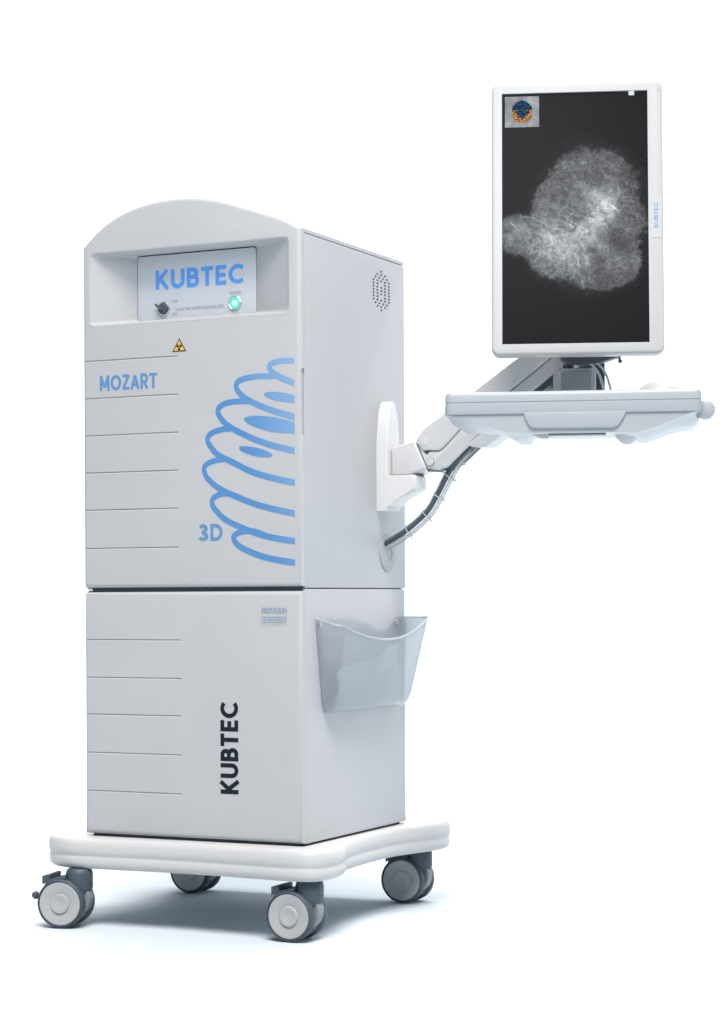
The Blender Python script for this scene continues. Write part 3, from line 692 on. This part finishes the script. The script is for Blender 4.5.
def inset_mat():
    m = bpy.data.materials.new('inset_scan'); m.use_nodes = True; nt = m.node_tree; nt.nodes.clear(); L = nt.links
    out = nt.nodes.new('ShaderNodeOutputMaterial'); em = nt.nodes.new('ShaderNodeEmission'); L.new(em.outputs[0], out.inputs[0])
    tc = nt.nodes.new('ShaderNodeTexCoord')
    def ramp(fac, stops, interp='LINEAR'):
        r = nt.nodes.new('ShaderNodeValToRGB'); r.color_ramp.interpolation = interp
        while len(r.color_ramp.elements) < len(stops): r.color_ramp.elements.new(.5)
        for e, (p, c) in zip(r.color_ramp.elements, stops): e.position = p; e.color = (*c, 1)
        L.new(fac, r.inputs[0]); return r.outputs[0]
    def noise(sc, off):
        n = nt.nodes.new('ShaderNodeTexNoise'); n.inputs['Scale'].default_value = sc; n.inputs['Detail'].default_value = 5
        a = nt.nodes.new('ShaderNodeVectorMath'); a.operation = 'ADD'; a.inputs[1].default_value = (off, off, off); L.new(tc.outputs['Object'], a.inputs[0]); L.new(a.outputs[0], n.inputs['Vector']); return n.outputs['Fac']
    bg = ramp(noise(40, 2), [(.3, (.20, .21, .24)), (.5, (.33, .35, .38)), (.7, (.48, .50, .54))])
    top_ = ramp(noise(260, 0), [(.3, (.005, .008, .012)), (.46, (.012, .03, .06)), (.55, (.03, .10, .22)), (.60, (.02, .03, .04)), (.68, (.08, .45, .40))])
    low_ = ramp(noise(300, 4), [(.35, (.02, .02, .03)), (.45, (.35, .12, .04)), (.55, (.55, .26, .08)), (.65, (.72, .48, .18))])
    sx = nt.nodes.new('ShaderNodeSeparateXYZ'); L.new(tc.outputs['Object'], sx.inputs[0])
    def mth(op, a, b_=None, c_=None):
        n = nt.nodes.new('ShaderNodeMath'); n.operation = op
        for i, v in enumerate((a, b_, c_)):
            if v is None: continue
            if isinstance(v, (int, float)): n.inputs[i].default_value = v
            else: L.new(v, n.inputs[i])
        return n.outputs[0]
    def mix(f, a, b_):
        n = nt.nodes.new('ShaderNodeMix'); n.data_type = 'RGBA'; L.new(f, n.inputs[0]); L.new(a, n.inputs[6]); L.new(b_, n.inputs[7]); return n.outputs[2]
    cx, cz = -.1055, .2215
    X = mth('SUBTRACT', sx.outputs[0], cx); Z = mth('SUBTRACT', sx.outputs[2], cz)
    nn = mth('MULTIPLY', mth('SUBTRACT', noise(70, 6), .5), .012)
    rx = mth('DIVIDE', X, .0215); rz = mth('DIVIDE', Z, .0232)
    dist = mth('ADD', mth('SQRT', mth('ADD', mth('MULTIPLY', rx, rx), mth('MULTIPLY', rz, rz))), mth('MULTIPLY', nn, 26))
    low = mth('LESS_THAN', mth('ADD', Z, mth('MULTIPLY', nn, 1.2)), .0035)
    isb = mth('MULTIPLY', low, mth('GREATER_THAN', mth('ADD', dist, mth('MULTIPLY', mth('SUBTRACT', noise(180, 9), .5), 1.1)), .56))
    ins = mth('LESS_THAN', dist, 1.0)
    L.new(mix(ins, bg, mix(isb, top_, low_)), em.inputs['Color'])
    return m
obj('inset_picture', slab([(-.1402, .1895), (-.0712, .1895), (-.0712, .2535), (-.1402, .2535)], .0001, .0005), inset_mat(), mon, local=True, sm=False)

# ================================================================== KEYBOARD TRAY
ty = .31; Rt = Matrix.Rotation(ty, 3, 'Z')
tray = empty('keyboard_tray', (.5758, .01545, .853), 'pale blue-grey moulded keyboard tray hanging under the white monitor', 'keyboard tray', rot=Rt)
T = LOC[tray.name]
Z0 = .853
plan = rr(-.2470, -.0, .2470, .245, .016, 6)
tprof = [(.004, .0), (.0012, .0006), (.0004, .003), (.0012, .0210), (.0026, .0222), (.0024, .0232), (.0012, .0244), (.0012, .036), (.0025, .0405), (.007, .0436), (.014, .0440), (.018, .0425), (.0205, .0340)]
bm = loft(bmesh.new(), [[(a, b_, d) for a, b_ in inset(plan, i)] for i, d in tprof])
obj('tray_top', bm, M['tray'], tray, local=True, ang=40)
def uz(L_): return [(x, z - Z0) for x, z in L_]
ring0 = uz([(-.2440, .8535), (-.2340, .8515), (-.1900, .8390), (-.1288, .8188), (-.1050, .8172), (-.0900, .8168), (-.0788, .8156), (-.0700, .8156), (.0700, .8152), (.0900, .8152), (.1233, .8150), (.1330, .8160), (.1550, .8240), (.1900, .8370), (.2280, .8510), (.2440, .8535)])
ring1 = uz([(-.2450, .8535), (-.2400, .8440), (-.2230, .8335), (-.1480, .8275), (-.1240, .8150), (-.1120, .8070), (-.0900, .8066), (-.0850, .8180), (.1180, .8170), (.1250, .8070), (.1400, .8060), (.1600, .8140), (.1980, .8270), (.2300, .8320), (.2430, .8420), (.2450, .8535)])
rings = [[(x, .0045, z) for x, z in ring0], [(x * 1.0, .010, z - .0006) for x, z in ring0]]
for t, y in ((.35, .035), (.75, .065), (1, .095)):
    rings.append([(a[0] + (c[0] - a[0]) * t, y, a[1] + (c[1] - a[1]) * t) for a, c in zip(ring0, ring1)])
rings.append([(x, .225, z + .002) for x, z in ring1])
bm = loft(bmesh.new(), rings); obj('tray_underside', bm, M['tray'], tray, local=True, ang=28)
cen = uz([(-.094, .8560), (-.0900, .8420), (-.0830, .8290), (-.0750, .8238), (.0800, .8232), (.0900, .8290), (.0990, .8430), (.1046, .8560)])
obj('front_panel', slab(cen, -.0008, .010, .0035, 0, seg=3), M['tray'], tray, local=True)
bm = bmesh.new(); ellipsoid(bm, (.104, .10, .0), .0335, .034, .0560, -1, 0)
bmesh.ops.translate(bm, verts=bm.verts, vec=(0, 0, 0)); obj('tilt_knob', bm, M['white'], tray, local=True)
bm = bmesh.new(); slab(uz([(-.092, .822), (-.045, .822), (-.046, .8125), (-.050, .8092), (-.062, .8092), (-.078, .8150)]), .06, .12, .003, .003, bm=bm); obj('release_lever', bm, M['white'], tray, local=True)
obj('mounting_plate', slab(uz([(-.052, .8225), (.068, .8225), (.062, .8125), (-.045, .8128)]), .015, .05), M['dark'], tray, local=True)
bm = bmesh.new(); lathe(bm, [(.010, 0), (.0165, .003), (.0185, .008), (.0185, .040), (.0165, .046), (.010, .049)], (.2540, .030, .0060), (0, 1, 0), 32)
slab([(.240, -.010), (.262, -.012), (.268, .004), (.262, .020), (.240, .0200)], .034, .074, .002, .002, bm=bm)
obj('side_roller', bm, M['tray'], tray, local=True)
# keyboard sits in the well of the tray
def tray_world(x, y, z): return tuple((T @ Vector((x, y, z))))
kbd = empty('keyboard', tray_world(-.05, .12, .0345), 'flat white keyboard lying in the well of the tray', 'keyboard', rot=Rt)
obj('keyboard_case', slab(rr(-.165, -.062, .115, .062, .006), 0, .010, .001, .002, f=XY), M['white'], kbd, local=True)
bm = bmesh.new()
for r in range(5):
    for c in range(15):
        x = -.158 + c * .0181; y = -.052 + r * .0205
        slab(rr(x, y, x + .0155, y + .0170, .002, 2), .0098, .0125, 0, .001, f=XY, bm=bm, seg=2)
ko = obj('keys', bm, M['bezel'], kbd, local=True)
mouse = empty('computer_mouse', tray_world(.168, .085, .0345), 'rounded white computer mouse lying at the right of the tray', 'mouse', rot=Rt)
bm = bmesh.new(); ellipsoid(bm, (0, 0, .0), .048, .034, .0325, 0, 1); obj('mouse_body', bm, M['mouse'], mouse, local=True)

# ================================================================== LIGHT
w = bpy.data.worlds.new('World'); bpy.context.scene.world = w; w.use_nodes = True
bg = w.node_tree.nodes['Background']; bg.inputs[0].default_value = (.48, .74, 1, 1); bg.inputs[1].default_value = .19
def arealight(name, loc, target, size, energy, col=(1, 1, 1)):
    l = bpy.data.lights.new(name, 'AREA'); l.shape = 'RECTANGLE'; l.size, l.size_y = size; l.energy = energy; l.color = col
    o = bpy.data.objects.new(name, l); C.objects.link(o); o.location = loc
    o.rotation_euler = (Vector(target) - Vector(loc)).to_track_quat('-Z', 'Y').to_euler(); return o
arealight('key_softbox', (.75, -1.0, 1.85), (-.05, 0, .6), (.6, .6), 11, (.96, .98, 1))
arealight('backdrop_light', (0, 4.0, 5.5), (0, 8.2, 1.0), (16, 1.2), 1250, (1, .93, .88))
sl_ = bpy.data.lights.new('overhead_light', 'SUN'); sl_.energy = 4.6; sl_.angle = math.radians(28); sl_.color = (1, .915, .85)
so = bpy.data.objects.new('overhead_light', sl_); C.objects.link(so); so.rotation_euler = Vector((-.30, .50, -1)).to_track_quat('-Z', 'Y').to_euler()

s2 = bpy.data.lights.new('added_rear_light', 'SUN'); s2.energy = 2.4; s2.angle = math.radians(48); s2.color = (1, .915, .85)  # second sun, added to spill the floor shadow forward of the base
so2 = bpy.data.objects.new('added_rear_light', s2); C.objects.link(so2); so2.rotation_euler = Vector((.08, -.48, -1)).to_track_quat('-Z', 'Y').to_euler()

# ================================================================== CAMERA
cam = bpy.data.cameras.new('camera'); co = bpy.data.objects.new('camera', cam); C.objects.link(co)
yaw, roll, f = .44818, -.00462, 2101.1
r = Vector((math.cos(yaw), math.sin(yaw), 0)); fw = Vector((-math.sin(yaw), math.cos(yaw), 0)); up = Vector((0, 0, 1))
r3 = r * math.cos(roll) + up * math.sin(roll); u3 = up * math.cos(roll) - r * math.sin(roll)
mw = Matrix(((r3.x, u3.x, -fw.x, 1.95748), (r3.y, u3.y, -fw.y, -3.79183), (r3.z, u3.z, -fw.z, .49935), (0, 0, 0, 1)))
co.matrix_world = mw
cam.sensor_fit = 'AUTO'; cam.sensor_width = 36; cam.lens = f / 1024 * 36; cam.shift_y = 86.26 / 1024; cam.clip_end = 200; cam.clip_start = .1
sc = bpy.context.scene; sc.camera = co
sc.view_settings.view_transform = 'Standard'; sc.view_settings.look = 'None'; sc.view_settings.exposure = 0; sc.view_settings.gamma = 1
sc.cycles.transparent_max_bounces = 16
